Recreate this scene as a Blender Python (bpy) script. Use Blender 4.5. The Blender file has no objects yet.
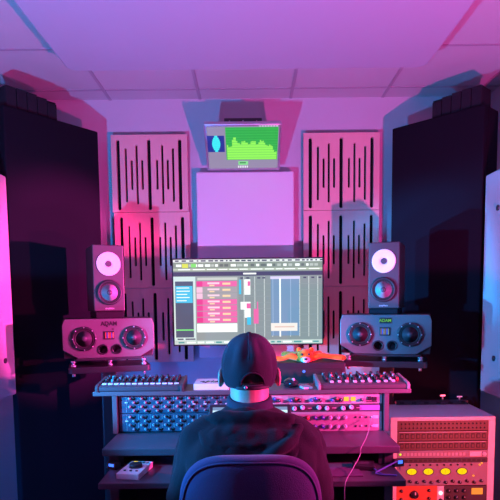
import bpy, bmesh, math, random
from mathutils import Vector, Matrix, Euler
random.seed(7)
SC = bpy.context.scene
COL = SC.collection
R = math.radians

# ------------------------------------------------------------------ camera
F_PX, PITCH, ROLL, SHIFT = 540.0, 5.0, -0.6, 0.1944
CAMZ = 1.33
cam = bpy.data.cameras.new('camera')
cam.sensor_width = 36.0
cam.lens = F_PX / 500 * 36.0
cam.shift_y = SHIFT
cam.clip_start = 0.02
camo = bpy.data.objects.new('camera', cam)
COL.objects.link(camo)
CROT = Matrix.Rotation(R(90 - PITCH), 3, 'X') @ Matrix.Rotation(R(ROLL), 3, 'Z')
camo.matrix_world = Matrix.Translation((0, 0, CAMZ)) @ CROT.to_4x4()
SC.camera = camo

def at(px, py, D):
    """The world point at depth D (metres from the lens, along y) behind a point of the photograph."""
    d = CROT @ Vector(((px - 250) / F_PX, (250 + 500 * SHIFT - py) / F_PX, -1))
    return Vector((0, 0, CAMZ)) + d * (D / d.y)

# ------------------------------------------------------------------ light
SC.view_settings.view_transform = 'Standard'
SC.view_settings.look = 'None'
SC.view_settings.gamma = 1
SC.view_settings.use_curve_mapping = False
SC.view_settings.exposure = 0.0
w = bpy.data.worlds.new('world'); SC.world = w; w.use_nodes = True
w.node_tree.nodes['Background'].inputs[0].default_value = (.2, .12, .3, 1)
w.node_tree.nodes['Background'].inputs[1].default_value = 0.1

def lamp(name, loc, color, power, radius=.03):
    l = bpy.data.lights.new(name, 'POINT'); l.color = color; l.energy = power; l.shadow_soft_size = radius
    o = bpy.data.objects.new(name, l); o.location = loc; COL.objects.link(o); return o
def uplight(name, loc, aim, color, power, cone, blend=.12, radius=.025, flat=1.0):
    l = bpy.data.lights.new(name, 'SPOT'); l.color = color; l.energy = power; l.shadow_soft_size = radius
    l.spot_size = R(cone); l.spot_blend = blend
    o = bpy.data.objects.new(name, l); o.location = loc; o.scale = (1, flat, 1)
    o.rotation_euler = Vector(aim).to_track_quat('-Z', 'Y').to_euler(); COL.objects.link(o); return o
RED, BLUE = (1.0, .045, .44), (.0, .33, 1.0)
uplight('red_uplight', (.84, .75, .72), (-.12, .485, .866), RED, 250, 90, .07)
uplight('blue_uplight', (-.84, .75, .72), (.12, .485, .866), BLUE, 235, 90, .07)
uplight('red_side_spot', (1.42, 2.15, 1.45), (-2.0, .84, -.03), RED, 1000, 31, .5)
uplight('blue_side_spot', (-1.42, 2.15, .92), (1.95, .95, .30), (.01, .36, 1.0), 520, 33, .5)
uplight('red_rim_spot', (1.25, 1.60, 1.12), (-1, .30, -.06), (1.0, .03, .28), 225, 96, .3, flat=.42)
uplight('blue_rim_spot', (-1.25, 1.60, 1.22), (1, .30, -.10), (.0, .36, 1.0), 260, 96, .3, flat=.42)
uplight('red_low_spot', (1.30, 1.45, .66), (-.40, 1.1, -.14), (1.0, .08, .12), 95, 46, .4)
uplight('blue_low_spot', (-1.36, 1.55, .62), (.36, 1.1, -.22), (.0, .22, 1.0), 70, 62, .5)
lamp('blue_point', (-1.38, 2.50, .40), (.0, .24, 1.0), 4)  # added to brighten the side wall strip and the trap foot
lamp('blue_point', (-.42, 3.02, .55), (.03, .15, 1.0), 6)
lamp('red_lamp', (.60, 3.05, .74), (1.0, .03, .08), 2.5)
a = bpy.data.lights.new('room_fill', 'AREA'); a.color = (.62, .30, 1.0); a.energy = 2; a.size = 1.6  # purple fill added behind the camera, standing in for bounced light
ao = bpy.data.objects.new('room_fill', a); ao.location = (0, -1.2, 2.2); ao.rotation_euler = (R(70), 0, 0); COL.objects.link(ao)

# ------------------------------------------------------------------ materials
MATS = {}
def mat(name, color, rough=.6, metal=0.0, emit=0.0, bump=0.0, scale=60.0, vary=.06, sheen=0.0, stretch=None, ecol=None):
    if name in MATS: return MATS[name]
    m = bpy.data.materials.new(name); m.use_nodes = True
    nt = m.node_tree; b = nt.nodes['Principled BSDF']
    c = (color[0], color[1], color[2], 1)
    b.inputs['Roughness'].default_value = rough
    b.inputs['Metallic'].default_value = metal
    if rough >= .85: b.inputs['Specular IOR Level'].default_value = .06
    tc = nt.nodes.new('ShaderNodeTexCoord'); src = tc.outputs['Object']
    if stretch:
        mp = nt.nodes.new('ShaderNodeMapping'); mp.inputs['Scale'].default_value = stretch
        nt.links.new(src, mp.inputs[0]); src = mp.outputs[0]
    nz = nt.nodes.new('ShaderNodeTexNoise'); nz.inputs['Scale'].default_value = scale
    nz.inputs['Detail'].default_value = 3
    nt.links.new(src, nz.inputs['Vector'])
    rp = nt.nodes.new('ShaderNodeMixRGB'); rp.blend_type = 'MIX'
    rp.inputs[1].default_value = tuple(x * (1 - vary) for x in c[:3]) + (1,)
    rp.inputs[2].default_value = tuple(min(1, x * (1 + vary)) for x in c[:3]) + (1,)
    nt.links.new(nz.outputs['Fac'], rp.inputs[0])
    nt.links.new(rp.outputs[0], b.inputs['Base Color'])
    if bump:
        bp = nt.nodes.new('ShaderNodeBump'); bp.inputs['Strength'].default_value = bump; bp.inputs['Distance'].default_value = .003
        nt.links.new(nz.outputs['Fac'], bp.inputs['Height']); nt.links.new(bp.outputs[0], b.inputs['Normal'])
    if emit:
        b.inputs['Emission Color'].default_value = tuple((ecol or color)) + (1,)
        b.inputs['Emission Strength'].default_value = emit
    if sheen:
        b.inputs['Sheen Weight'].default_value = sheen
    MATS[name] = m
    return m

WALL = mat('wall_paint', (.58, .57, .60), .8, bump=.15, scale=90, vary=.02)
CEIL = mat('ceiling_tile', (.58, .56, .58), .9, bump=.3, scale=160, vary=.03)
GRID = mat('ceiling_grid', (.42, .36, .42), .6)
DWALL = mat('dark_wall_paint', (.10, .09, .12), .9, bump=.2, scale=90)
FLOORM = mat('dark_carpet', (.06, .055, .07), .95, bump=.6, scale=220, vary=.2)
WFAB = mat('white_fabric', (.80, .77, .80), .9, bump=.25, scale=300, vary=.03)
SFAB = mat('dimmed_white_fabric', (.50, .47, .50), .9, bump=.25, scale=300, vary=.03)  # white panel cloth, its colour darkened to stand for dimmer light
BFAB = mat('black_fabric', (.010, .0085, .014), .95, bump=.4, scale=260, vary=.2)
FOAM = mat('black_foam', (.022, .02, .026), .95, bump=.5, scale=120, vary=.2)
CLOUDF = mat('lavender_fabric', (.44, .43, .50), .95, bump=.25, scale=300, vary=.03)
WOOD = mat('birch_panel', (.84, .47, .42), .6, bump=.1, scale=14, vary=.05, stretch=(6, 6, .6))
VOID = mat('black_backing', (.012, .011, .013), .95)
BLK = mat('black_plastic', (.018, .018, .022), .45)
BLKM = mat('black_metal', (.055, .055, .065), .4, metal=.4)
DGREY = mat('dark_grey_plastic', (.06, .06, .07), .45)
GREY = mat('grey_lacquer', (.13, .125, .135), .4)
CHARC = mat('charcoal_lacquer', (.06, .055, .062), .45)
CABW = mat('dark_cabinet_wood', (.022, .02, .024), .5, scale=20)
SILV = mat('silver_metal', (.62, .62, .64), .32, metal=.7)
CONE = mat('cone_silver', (.70, .70, .72), .3, metal=.3)
WPLA = mat('white_plastic', (.80, .79, .80), .45)
LGREY = mat('light_grey_plastic', (.50, .50, .52), .45)
DESK = mat('desk_grey_laminate', (.075, .065, .085), .45, scale=25)
DESKE = mat('desk_light_laminate', (.10, .095, .11), .45, scale=25)
RUB = mat('rubber', (.012, .012, .012), .7)
SURR = mat('cone_paper', (.05, .045, .055), .4)
FACEB = mat('panel_steel_blue', (.055, .085, .13), .45)
FACEW = mat('panel_brushed', (.48, .46, .50), .4, metal=.2)
FACEP = mat('panel_grey', (.30, .28, .31), .45)
FACED = mat('panel_dark', (.06, .05, .06), .5)
JACK = mat('jack_black', (.012, .011, .012), .5)
PATCH = mat('patch_panel', (.12, .06, .055), .5)
KNOBL = mat('knob_light', (.75, .75, .78), .4)
KNOBD = mat('knob_dark', (.03, .03, .04), .35)
KNOBR = mat('knob_red', (.55, .03, .04), .4)
KNOBB = mat('knob_blue', (.04, .07, .45), .4)
SKIN = mat('skin', (.60, .36, .29), .5, vary=.04)
HOOD = mat('hoodie_cotton', (.02, .018, .024), .95, bump=.5, scale=240, vary=.12, sheen=.06)
CAPM = mat('cap_cotton', (.034, .03, .042), .9, bump=.35, scale=200, vary=.1, sheen=.05)
COLL = mat('collar_knit', (.05, .05, .075), .9, bump=.5, scale=150, vary=.15)
JEAN = mat('trouser_denim', (.03, .035, .05), .9)
SHOE = mat('shoe_canvas', (.05, .05, .05), .8)
HAIR = mat('hair_brown', (.06, .04, .03), .7)
CHAIR = mat('chair_fabric', (.055, .042, .11), .92, bump=.5, scale=320, vary=.15, sheen=.1)
ORNG = mat('orange_plush', (.85, .22, .02), .95, bump=.6, scale=160, vary=.12, sheen=.3)
CREAM = mat('cream_plush', (.78, .62, .55), .95, bump=.4, scale=160)

def glow(name, c, s=1.0):
    return mat('glow_' + name, c, .6, emit=s, vary=.0)
def srgb(r, g, b):
    f = lambda v: (v / 255 / 12.92) if v <= 10 else ((v / 255 + .055) / 1.055) ** 2.4
    return (f(r), f(g), f(b))
def glow8(name, r, g, b, s=1.0):
    if 'glow_' + name in MATS: return MATS['glow_' + name]
    m = mat('glow_' + name, (.02, .02, .02), .25, emit=s, vary=0, ecol=srgb(r, g, b))
    return m

# ------------------------------------------------------------------ mesh builder
class MB:
    def __init__(s): s.v = []; s.f = []; s.m = []; s.sm = []
    def add(s, verts, faces, m=0, smooth=False, M=None):
        o = len(s.v)
        s.v += [tuple(M @ Vector(p)) if M else tuple(p) for p in verts]
        for f in faces:
            s.f.append([i + o for i in f]); s.m.append(m); s.sm.append(smooth)
        return s
    def box(s, x0, x1, y0, y1, z0, z1, m=0, M=None):
        vs = [(x, y, z) for x in (x0, x1) for y in (y0, y1) for z in (z0, z1)]
        return s.add(vs, [(0, 1, 3, 2), (4, 6, 7, 5), (0, 4, 5, 1), (2, 3, 7, 6), (0, 2, 6, 4), (1, 5, 7, 3)], m, False, M)
    def prism(s, poly, a0, a1, axis='y', m=0, M=None):
        n = len(poly)
        def P(p, a): return (p[0], a, p[1]) if axis == 'y' else ((p[0], p[1], a) if axis == 'z' else (a, p[0], p[1]))
        vs = [P(p, a0) for p in poly] + [P(p, a1) for p in poly]
        fs = [list(range(n))[::-1], list(range(n, 2 * n))] + [(i, (i + 1) % n, n + (i + 1) % n, n + i) for i in range(n)]
        return s.add(vs, fs, m, False, M)
    def lathe(s, prof, c=(0, 0, 0), axis='y', seg=32, m=0, M=None, smooth=True):
        """prof: (radius, offset along axis) pairs."""
        vs, fs = [], []
        for r, a in prof:
            for k in range(seg):
                t = 2 * math.pi * k / seg
                p, q = r * math.cos(t), r * math.sin(t)
                if axis == 'y': vs.append((c[0] + p, c[1] + a, c[2] + q))
                elif axis == 'z': vs.append((c[0] + p, c[1] + q, c[2] + a))
                else: vs.append((c[0] + a, c[1] + p, c[2] + q))
        for i in range(len(prof) - 1):
            for k in range(seg):
                k2 = (k + 1) % seg
                fs.append((i * seg + k, i * seg + k2, (i + 1) * seg + k2, (i + 1) * seg + k))
        if prof[0][0] > 1e-6: fs.append(list(range(seg))[::-1])
        if prof[-1][0] > 1e-6: fs.append([(len(prof) - 1) * seg + k for k in range(seg)])
        return s.add(vs, fs, m, smooth, M)
    def cyl(s, c, r, h, axis='z', seg=24, m=0, M=None, r2=None):
        return s.lathe([(r, 0), (r if r2 is None else r2, h)], c, axis, seg, m, M, True)
    def ball(s, c, r, seg=20, rings=12, m=0, M=None):
        if not hasattr(r, '__len__'): r = (r, r, r)
        vs, fs = [], []
        for i in range(rings + 1):
            p = math.pi * i / rings
            for k in range(seg):
                t = 2 * math.pi * k / seg
                vs.append((c[0] + r[0] * math.sin(p) * math.cos(t), c[1] + r[1] * math.sin(p) * math.sin(t), c[2] - r[2] * math.cos(p)))
        for i in range(rings):
            for k in range(seg):
                k2 = (k + 1) % seg
                fs.append((i * seg + k, i * seg + k2, (i + 1) * seg + k2, (i + 1) * seg + k))
        return s.add(vs, fs, m, True, M)
    def tube(s, pts, rad, seg=12, m=0, M=None, closed=False):
        """swept round section with a radius (or (ra, rb)) per point."""
        pts = [Vector(p) for p in pts]; n = len(pts)
        rads = rad if hasattr(rad, '__len__') else [rad] * n
        vs, fs = [], []; up = None
        for i in range(n):
            if closed: t = (pts[(i + 1) % n] - pts[i - 1]).normalized()
            else: t = (pts[min(i + 1, n - 1)] - pts[max(i - 1, 0)]).normalized()
            if up is None:
                up = Vector((0, 0, 1)) if abs(t.z) < .9 else Vector((0, 1, 0))
            sd = t.cross(up).normalized(); up = sd.cross(t).normalized()
            ra, rb = rads[i] if hasattr(rads[i], '__len__') else (rads[i], rads[i])
            for k in range(seg):
                a_ = 2 * math.pi * k / seg
                vs.append(tuple(pts[i] + sd * ra * math.cos(a_) + up * rb * math.sin(a_)))
        for i in range(n if closed else n - 1):
            j = (i + 1) % n
            for k in range(seg):
                k2 = (k + 1) % seg
                fs.append((i * seg + k, i * seg + k2, j * seg + k2, j * seg + k))
        if not closed:
            fs.append(list(range(seg))[::-1]); fs.append([(n - 1) * seg + k for k in range(seg)])
        return s.add(vs, fs, m, True, M)
    def limb(s, pts, rad, seg=16):
        s.tube(pts, rad, seg)
        for p, r in zip(pts, rad):
            s.ball(p, r if not hasattr(r, '__len__') else min(r), 14, 8)
        return s
    def mesh(s, name, mats):
        me = bpy.data.meshes.new(name); me.from_pydata(s.v, [], s.f)
        for x in (mats if isinstance(mats, (list, tuple)) else [mats]): me.materials.append(x)
        me.polygons.foreach_set('material_index', s.m); me.polygons.foreach_set('use_smooth', s.sm)
        bm = bmesh.new(); bm.from_mesh(me); bmesh.ops.recalc_face_normals(bm, faces=bm.faces); bm.to_mesh(me); bm.free()
        me.update(); return me
    def build(s, name, mats, parent=None, bevel=0, loc=None, segs=2):
        o = bpy.data.objects.new(name, s.mesh(name, mats)); COL.objects.link(o)
        if parent: o.parent = parent
        if loc is not None: o.location = loc
        if bevel:
            b = o.modifiers.new('bevel', 'BEVEL'); b.width = bevel; b.segments = segs; b.limit_method = 'ANGLE'; b.angle_limit = R(40)
        return o

def smooth_path(pts, n=6):
    P = [Vector(p) for p in pts]; out = []
    for i in range(len(P) - 1):
        p0, p1, p2, p3 = P[max(i - 1, 0)], P[i], P[i + 1], P[min(i + 2, len(P) - 1)]
        for k in range(n):
            t = k / n
            out.append(.5 * ((2 * p1) + (p2 - p0) * t + (2 * p0 - 5 * p1 + 4 * p2 - p3) * t * t + (3 * p1 - p0 - 3 * p2 + p3) * t ** 3))
    out.append(P[-1]); return out

def tag(o, label, cat, group=None):
    o['label'] = label; o['category'] = cat
    if group: o['group'] = group
    return o
def thing(name, label, cat, loc=(0, 0, 0), rz=0, group=None, rx=0):
    o = bpy.data.objects.new(name, None); o.empty_display_size = .05
    COL.objects.link(o); o.location = loc; o.rotation_euler = (rx, 0, rz)
    return tag(o, label, cat, group)
def struct(o): o['kind'] = 'structure'; return o
def inst(src, parent, loc, name=None, rot=None):
    """another part sharing the mesh of src"""
    c = src.copy(); COL.objects.link(c); c.parent = parent; c.location = loc
    if rot: c.rotation_euler = rot
    return c
def text_mesh(body, name, size, m, parent, loc, rot=(R(90), 0, 0), ext=.0004, bold=0.0):
    cu = bpy.data.curves.new(name, 'FONT'); cu.body = body; cu.size = size; cu.extrude = ext; cu.align_x = 'CENTER'; cu.align_y = 'CENTER'; cu.offset = bold
    t = bpy.data.objects.new(name + '_tmp', cu); COL.objects.link(t)
    dg = bpy.context.evaluated_depsgraph_get()
    me = bpy.data.meshes.new_from_object(t.evaluated_get(dg)); me.materials.clear(); me.materials.append(m)
    bpy.data.objects.remove(t); me.name = name
    o = bpy.data.objects.new(name, me); COL.objects.link(o); o.parent = parent; o.location = loc; o.rotation_euler = rot
    return o

# ------------------------------------------------------------------ the room
WX, WY, BY, CZ = 1.52, 3.54, -1.9, 2.60
T = .1
struct(MB().box(-WX - T, WX + T, BY - T, WY + T, -T, 0).build('floor', FLOORM))
struct(MB().box(-WX - T, WX + T, BY - T, WY + T, CZ, CZ + T).build('ceiling', CEIL))
struct(MB().box(-WX - T, WX + T, WY, WY + T, 0, CZ).build('wall_back', WALL))
struct(MB().box(-WX - T, -WX, BY - T, WY, 0, CZ).build('wall_left', WALL))
struct(MB().box(WX, WX + T, BY - T, WY, 0, CZ).build('wall_right', WALL))
struct(MB().box(-WX, WX, BY - T, BY, 0, CZ).build('wall_front', DWALL))
g = MB()
for y in (3.378, 2.842, 2.306, 1.77, 1.234, .698, .162, -.374, -.91, -1.446):
    g.box(-WX, WX, y - .008, y + .008, CZ - .004, CZ + .001)
for x in (-1.442, -.867, -.30, .273, .854, 1.43):
    g.box(x - .009, x + .009, BY, WY, CZ - .0045, CZ + .001)
struct(g.build('trim_1', GRID))

# ceiling cloud
def rrect(x0, x1, z0, z1, r, n=6):
    out = []
    for cx, cz, a0 in ((x1 - r, z1 - r, 0), (x0 + r, z1 - r, 90), (x0 + r, z0 + r, 180), (x1 - r, z0 + r, 270)):
        for k in range(n + 1):
            t = R(a0 + 90 * k / n); out.append((cx + r * math.cos(t), cz + r * math.sin(t)))
    return out
t = thing('ceiling_cloud', 'large white fabric acoustic cloud hanging under the tiled ceiling', 'acoustic panel', (0, 0, 2.45))
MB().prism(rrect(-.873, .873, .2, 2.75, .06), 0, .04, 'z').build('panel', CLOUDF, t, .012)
hm = MB().cyl((0, 0, .04), .006, CZ - 2.49, 'z', 10).build('hanger_rod', SILV, t, loc=(-.7, .6, 0))
for x, y in ((.65, .6), (-.7, 2.3), (.65, 2.3)): inst(hm, t, (x, y, 0))

# corner bass traps (front sheet over a deep upper box) with ribbed foam on top
def trap(s, label, flabel):
    zt = 2.333
    A = Vector((.855 if s > 0 else -.887, 3.30, 0)); B = Vector((1.232, 2.90, 0)) if s > 0 else Vector((-1.24, 2.835, 0))
    d = (B - A); L = d.length; ang = math.atan2(d.y, d.x)
    t = thing('corner_bass_trap', label, 'bass trap', A, ang, 'bass traps across the corners')
    k = 1 if s < 0 else 1
    # local x runs along the face, local y to the back (sign depends on side)
    yb = .175 if s > 0 else -.175
    f = .05 if s > 0 else -.05
    MB().box(0, L, min(0, f), max(0, f), 0, zt).build('front_panel', BFAB, t, .008)
    MB().box(.02, L, min(f, yb), max(f, yb), 1.0, zt).build('upper_box', BFAB, t, .006)
    q = thing('foam_corner_block', flabel, 'acoustic foam', A + Vector((d.x * .44, d.y * .44, zt)), ang, 'ribbed foam blocks')
    n = 5; wd = L * .51 / n
    m = MB()
    for i in range(n):
        hh = (.088, .102, .108, .110, .110)[i]
        x0 = i * wd
        poly = [(x0 + .002, 0), (x0 + wd - .002, 0), (x0 + wd - .002, hh), (x0 + .002, hh)]
        y0, y1 = sorted((.02 * (1 if s > 0 else -1), .14 * (1 if s > 0 else -1)))
        m.prism(poly, y0, y1, 'y')
    y0, y1 = sorted((.03 * (1 if s > 0 else -1), .135 * (1 if s > 0 else -1)))
    m.box(0, n * wd, y0, y1, 0, .1)
    m.build('ribbed_foam', FOAM, q, .003)
trap(-1, 'tall black fabric corner bass trap behind the pink-lit speakers, by the blue patchbay side',
     'ribbed black foam block standing on the black trap nearest the blue knob racks')
trap(1, 'tall black fabric corner bass trap rising behind the white gear cabinet',
     'ribbed black foam block on top of the black trap above the white gear cabinet')

# side panels
def side_panel(s, label):
    x = 1.227 if s > 0 else -1.233
    D = 2.86 if s > 0 else 2.82
    zt = at(485.6, 175.6, D).z if s > 0 else at(3.5, 176.5, D).z
    zb = at(478.5, 390.5, D).z if s > 0 else at(17, 394, D).z
    t = thing('side_acoustic_panel', label, 'acoustic panel', (x, 0, zb), 0, 'white panels on the side walls')
    xs = sorted((0, s * .07))
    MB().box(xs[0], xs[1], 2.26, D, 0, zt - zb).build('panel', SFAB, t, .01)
    c0 = MB().cyl((0, 0, 0), .018, WX - abs(x) - .072, 'x', 14).build('standoff', SILV, t, loc=(s * .07 if s > 0 else -(WX - abs(x) - .002), D - .2, .2))
    for y, z in ((2.42, .2), (D - .2, zt - zb - .2), (2.42, zt - zb - .2)):
        inst(c0, t, (c0.location.x, y, z))
    bx = MB().lathe([(.014, 0), (.014, -s * .006), (.006, -s * .009), (0, -s * .009)], (0, 0, 0), 'x', 16).build('fixing_cap', BLKM, t, loc=(0, 2.70, .19))
    inst(bx, t, (0, 2.70, zt - zb - .19))
side_panel(-1, 'white fabric panel on the side wall next to the pink-lit speakers')
side_panel(1, 'white fabric panel on the side wall above the white gear cabinet')

# slotted diffusers
def slot_panel(W, H):
    fx = [(.09, .06, .975, .046), (.19, .17, .87, .029), (.265, .32, .71, .029), (.333, .13, .90, .029), (.403, .32, .71, .029),
          (.495, .06, .975, .046), (.598, .32, .71, .029), (.67, .13, .90, .029), (.738, .32, .71, .029), (.81, .17, .87, .029), (.90, .06, .975, .046)]
    m = MB(); x = 0
    for c, t0, t1, wd in fx:
        x0, x1 = (c - wd / 2) * W, (c + wd / 2) * W; r = (x1 - x0) / 2; cx = c * W
        m.box(x, x0, 0, .022, 0, H)
        zt, zb = H * (1 - t0), H * (1 - t1)
        arc = [(cx + r * math.cos(R(a_)), zt - r + r * math.sin(R(a_))) for a_ in range(180, -1, -20)]
        m.prism([(x1, H), (x0, H)] + arc, 0, .022)
        arc = [(cx + r * math.cos(R(a_)), zb + r + r * math.sin(R(a_))) for a_ in range(0, -181, -20)]
        m.prism([(x0, 0), (x1, 0)] + arc, 0, .022)
        x = x1
    m.box(x, W, 0, .022, 0, H)
    return m
DW = .478
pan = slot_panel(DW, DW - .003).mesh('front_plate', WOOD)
bk = MB().box(.006, DW - .006, .0225, .058, .006, DW - .009).mesh('backing', VOID)
def diffuser(px, pytop, row, lab):
    p = at(px, pytop, 3.48)
    t = thing('slotted_diffuser', lab, 'diffuser', (p.x, 3.48, p.z - DW * (row + 1)), 0, 'slotted wooden diffusers')
    for nm, me in (('front_plate', pan), ('backing', bk)):
        o = bpy.data.objects.new(nm, me); COL.objects.link(o); o.parent = t
names = ['topmost', 'middle', 'lowest']
sides = [(110.5, 134.5, 'in the column behind the pink-lit speakers'), (303.5, 132.5, 'in the column next to the teal-lit speakers')]
for px, py, nm in sides:
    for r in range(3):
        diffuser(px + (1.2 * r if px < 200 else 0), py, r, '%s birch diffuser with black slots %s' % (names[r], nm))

# centre wall panel
p0, p1 = at(196, 172, 3.44), at(294.5, 357, 3.44)
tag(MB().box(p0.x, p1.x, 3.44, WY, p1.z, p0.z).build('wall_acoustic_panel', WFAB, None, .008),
    'white fabric panel on the back wall below the small tilted screen', 'acoustic panel')

# ------------------------------------------------------------------ screens
def screen_mesh(W, H, base, rects):
    """a display: base quad and its picture, in the panel's own plane (x right, z up), facing -y"""
    m = MB(); mats = [base]
    m.add([(0, 0, 0), (W, 0, 0), (W, 0, H), (0, 0, H)], [(0, 1, 2, 3)], 0)
    for i, (u0, v0, u1, v1, mm) in enumerate(rects):
        if mm not in mats: mats.append(mm)
        y = -.00015 - .00002 * i
        x0, x1, z0, z1 = u0 * W, u1 * W, (1 - v1) * H, (1 - v0) * H
        m.add([(x0, y, z0), (x1, y, z0), (x1, y, z1), (x0, y, z1)], [(0, 1, 2, 3)], mats.index(mm))
    return m, mats

# tilted small screen
G = glow8
b0, b1 = at(207.5, 171, 3.43), at(279.5, 171, 3.43)
tp = at(243.5, 124, 3.17)
W_, Hh = (b1 - b0).length, math.hypot(tp.z - b0.z, .26)
tilt = math.atan2(.26, tp.z - b0.z)
t = thing('tilted_monitor', 'small silver screen tilted above the white wall panel, showing a green spectrum', 'monitor', ((b0.x + b1.x) / 2, 3.43, b0.z), 0, rx=tilt)
MB().box(-W_ / 2, W_ / 2, 0, .03, 0, Hh).build('casing', SILV, t, .006)
rc = []
px = lambda a_: (a_ - 66) / (375 - 66)
py = lambda a_: (a_ - 78) / (272 - 78)
def rr(lst, x0, y0, x1, y1, m): lst.append((px(x0), py(y0), px(x1), py(y1), m))
GS = G('spec_grey', 150, 140, 170)
rr(rc, 66, 118, 140, 192, G('spec_navy', 30, 50, 150))
for i in range(9):
    a_ = (i - 4) / 4.6; hw = 3 + 15 * (1 - a_ * a_)
    rr(rc, 104 - hw, 118 + i * 8.2, 104 + hw, 126 + i * 8.2, G('spec_cyan', 60, 240, 250))
rr(rc, 146, 82, 372, 230, G('spec_green', 40, 175, 70))
random.seed(3)
for i in range(38):
    x0 = 150 + i * 5.75; hgt = 148 + 8 * math.sin(i * .9) + random.uniform(-6, 6) + (14 if i < 4 else 0) + (max(0, i - 29) * 5)
    if 8 > i > 3: hgt -= 10
    rr(rc, x0, hgt, x0 + 5.9, 228, G('spec_lime', 150, 250, 90))
for i in range(12):
    rr(rc, 146, 90 + i * 11.5, 372, 91.5 + i * 11.5, G('spec_line', 70, 205, 90))
rr(rc, 198, 236, 242, 254, G('spec_box', 140, 230, 150)); rr(rc, 204, 240, 232, 247, G('spec_box2', 60, 150, 80))
for i in range(6): rr(rc, 196 + i * 8, 258, 201 + i * 8, 268, G('spec_white', 240, 240, 250))
for i in range(7): rr(rc, 290 + i * 12, 75, 297 + i * 12, 79, G('spec_white', 240, 240, 250))
m, ms = screen_mesh(W_ - .028, Hh - .032, GS, rc)
m.build('screen', ms, t, loc=(-W_ / 2 + .014, -.0006, .018))
# its wall bracket with a black bar over the top edge
q0, q1 = at(224, 118, 3.20), at(262, 125, 3.20)
t = thing('wall_bracket', 'black bracket bar poking over the top of the tilted screen', 'bracket', ((q0.x + q1.x) / 2, 3.20, q1.z))
bw = (q1.x - q0.x) / 2
MB().box(-bw, bw, 0, .03, 0, q0.z - q1.z).build('bar', BLK, t, .004)
MB().box(-.03, .03, .03, WY - 3.20, .0, .035).build('arm', BLKM, t, .003)
sc_ = MB().cyl((0, -.001, 0), .004, .002, 'y', 10).build('screw', KNOBL, t, loc=(-bw * .72, 0, .022))
inst(sc_, t, (0, 0, .024)); inst(sc_, t, (bw * .72, 0, .022))

# main monitor
D = 3.16
q0, q1 = at(171.5, 258.5, D), at(323.5, 344.5, D)
W_, Hh = q1.x - q0.x, q0.z - q1.z
t = thing('studio_monitor', 'wide black computer monitor showing an audio editing session behind the cap', 'monitor', ((q0.x + q1.x) / 2, D, 0))
zb = q1.z
MB().box(-W_ / 2, W_ / 2, .0, .035, zb, zb + Hh).build('casing', BLK, t, .004)
MB().box(-.05, .05, .036, .07, .03, zb + Hh * .6).build('stand_post', BLKM, t, .004)
MB().prism(rrect(-.22, .22, -.08, .26, .04), 0, .03, 'z').build('stand_base', BLKM, t, .004)
rc = []
px = lambda a_: (a_ - 173) / (322 - 173.)
py = lambda a_: (a_ - 260) / (343 - 260.)
base = G('daw_grid', 140, 156, 156)
WH, LG, DK, PK, CY = G('daw_white', 245, 255, 250, 1.15), G('daw_light', 190, 205, 195), G('daw_dark', 62, 72, 98), G('daw_pink', 245, 110, 175), G('daw_cyan', 60, 205, 245)
rr(rc, 173, 260, 322, 262.6, G('daw_menu', 235, 245, 240))
rr(rc, 173, 262.6, 322, 271.5, G('daw_tool', 140, 158, 142))
rr(rc, 173, 268.6, 322, 270.6, G('daw_tool2', 188, 205, 180))
rr(rc, 173, 272, 322, 276, DK)
rr(rc, 243, 273.2, 256, 274.8, WH)
random.seed(5)
x = 175
while x < 320:
    wd = random.uniform(1.5, 5); rr(rc, x, 260.6, x + wd, 262, DK); x += wd + random.uniform(1.5, 3.5)
x = 176
while x < 318:
    wd = random.uniform(2, 6); rr(rc, x, 264.6, x + wd, 267, random.choice((LG, WH, G('daw_key', 100, 118, 110)))); x += wd + random.uniform(.8, 3)
rr(rc, 182, 264, 188, 268, G('daw_yellow', 225, 235, 80)); rr(rc, 191, 264, 196, 267.6, G('daw_green', 130, 235, 110))
x = 178
while x < 318:
    wd = random.uniform(6, 12); rr(rc, x, 269.2, x + wd, 270.2, WH); x += wd + random.uniform(1.5, 3)
# list column
rr(rc, 173, 276.5, 195, 339, G('daw_frame', 215, 240, 235))
rr(rc, 174.6, 281, 192.6, 336, G('daw_list', 74, 98, 118))
rr(rc, 175, 285.5, 192, 302, CY)
for i in range(5):
    rr(rc, 176, 287 + i * 3.1, 176 + random.uniform(8, 15), 287.8 + i * 3.1, WH)
rr(rc, 175, 328, 192.6, 329.2, G('daw_line', 120, 250, 130))
rr(rc, 176, 337, 182, 338.3, DK); rr(rc, 184, 337, 194, 338.3, DK)
# track headers
rr(rc, 195, 276.5, 238, 339, G('daw_head', 150, 164, 162))
rr(rc, 197, 277.5, 237, 280, G('daw_headrow', 205, 215, 205))
ty = 281
for i, cc in enumerate((PK, LG, LG, PK, PK, PK, PK)):
    h_ = 5.9
    rr(rc, 196, ty, 236.5, ty + h_ - .6, G('daw_track_grey', 170, 168, 172) if cc is LG else PK)
    rr(rc, 196, ty, 202, ty + h_ - .6, G('daw_tag', 255, 205, 230) if cc is LG else G('daw_magenta', 240, 70, 150))
    rr(rc, 207, ty + 1.2, 219, ty + 3, G('daw_pale', 255, 220, 235)); rr(rc, 222, ty + 1.6, 230, ty + 3.6, G('daw_warm', 255, 225, 175))
    rr(rc, 209, ty + 3.6, 214, ty + 4.9, G('daw_warm', 255, 225, 175))
    ty += h_
rr(rc, 196, 322.5, 236.5, 331, WH)
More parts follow.
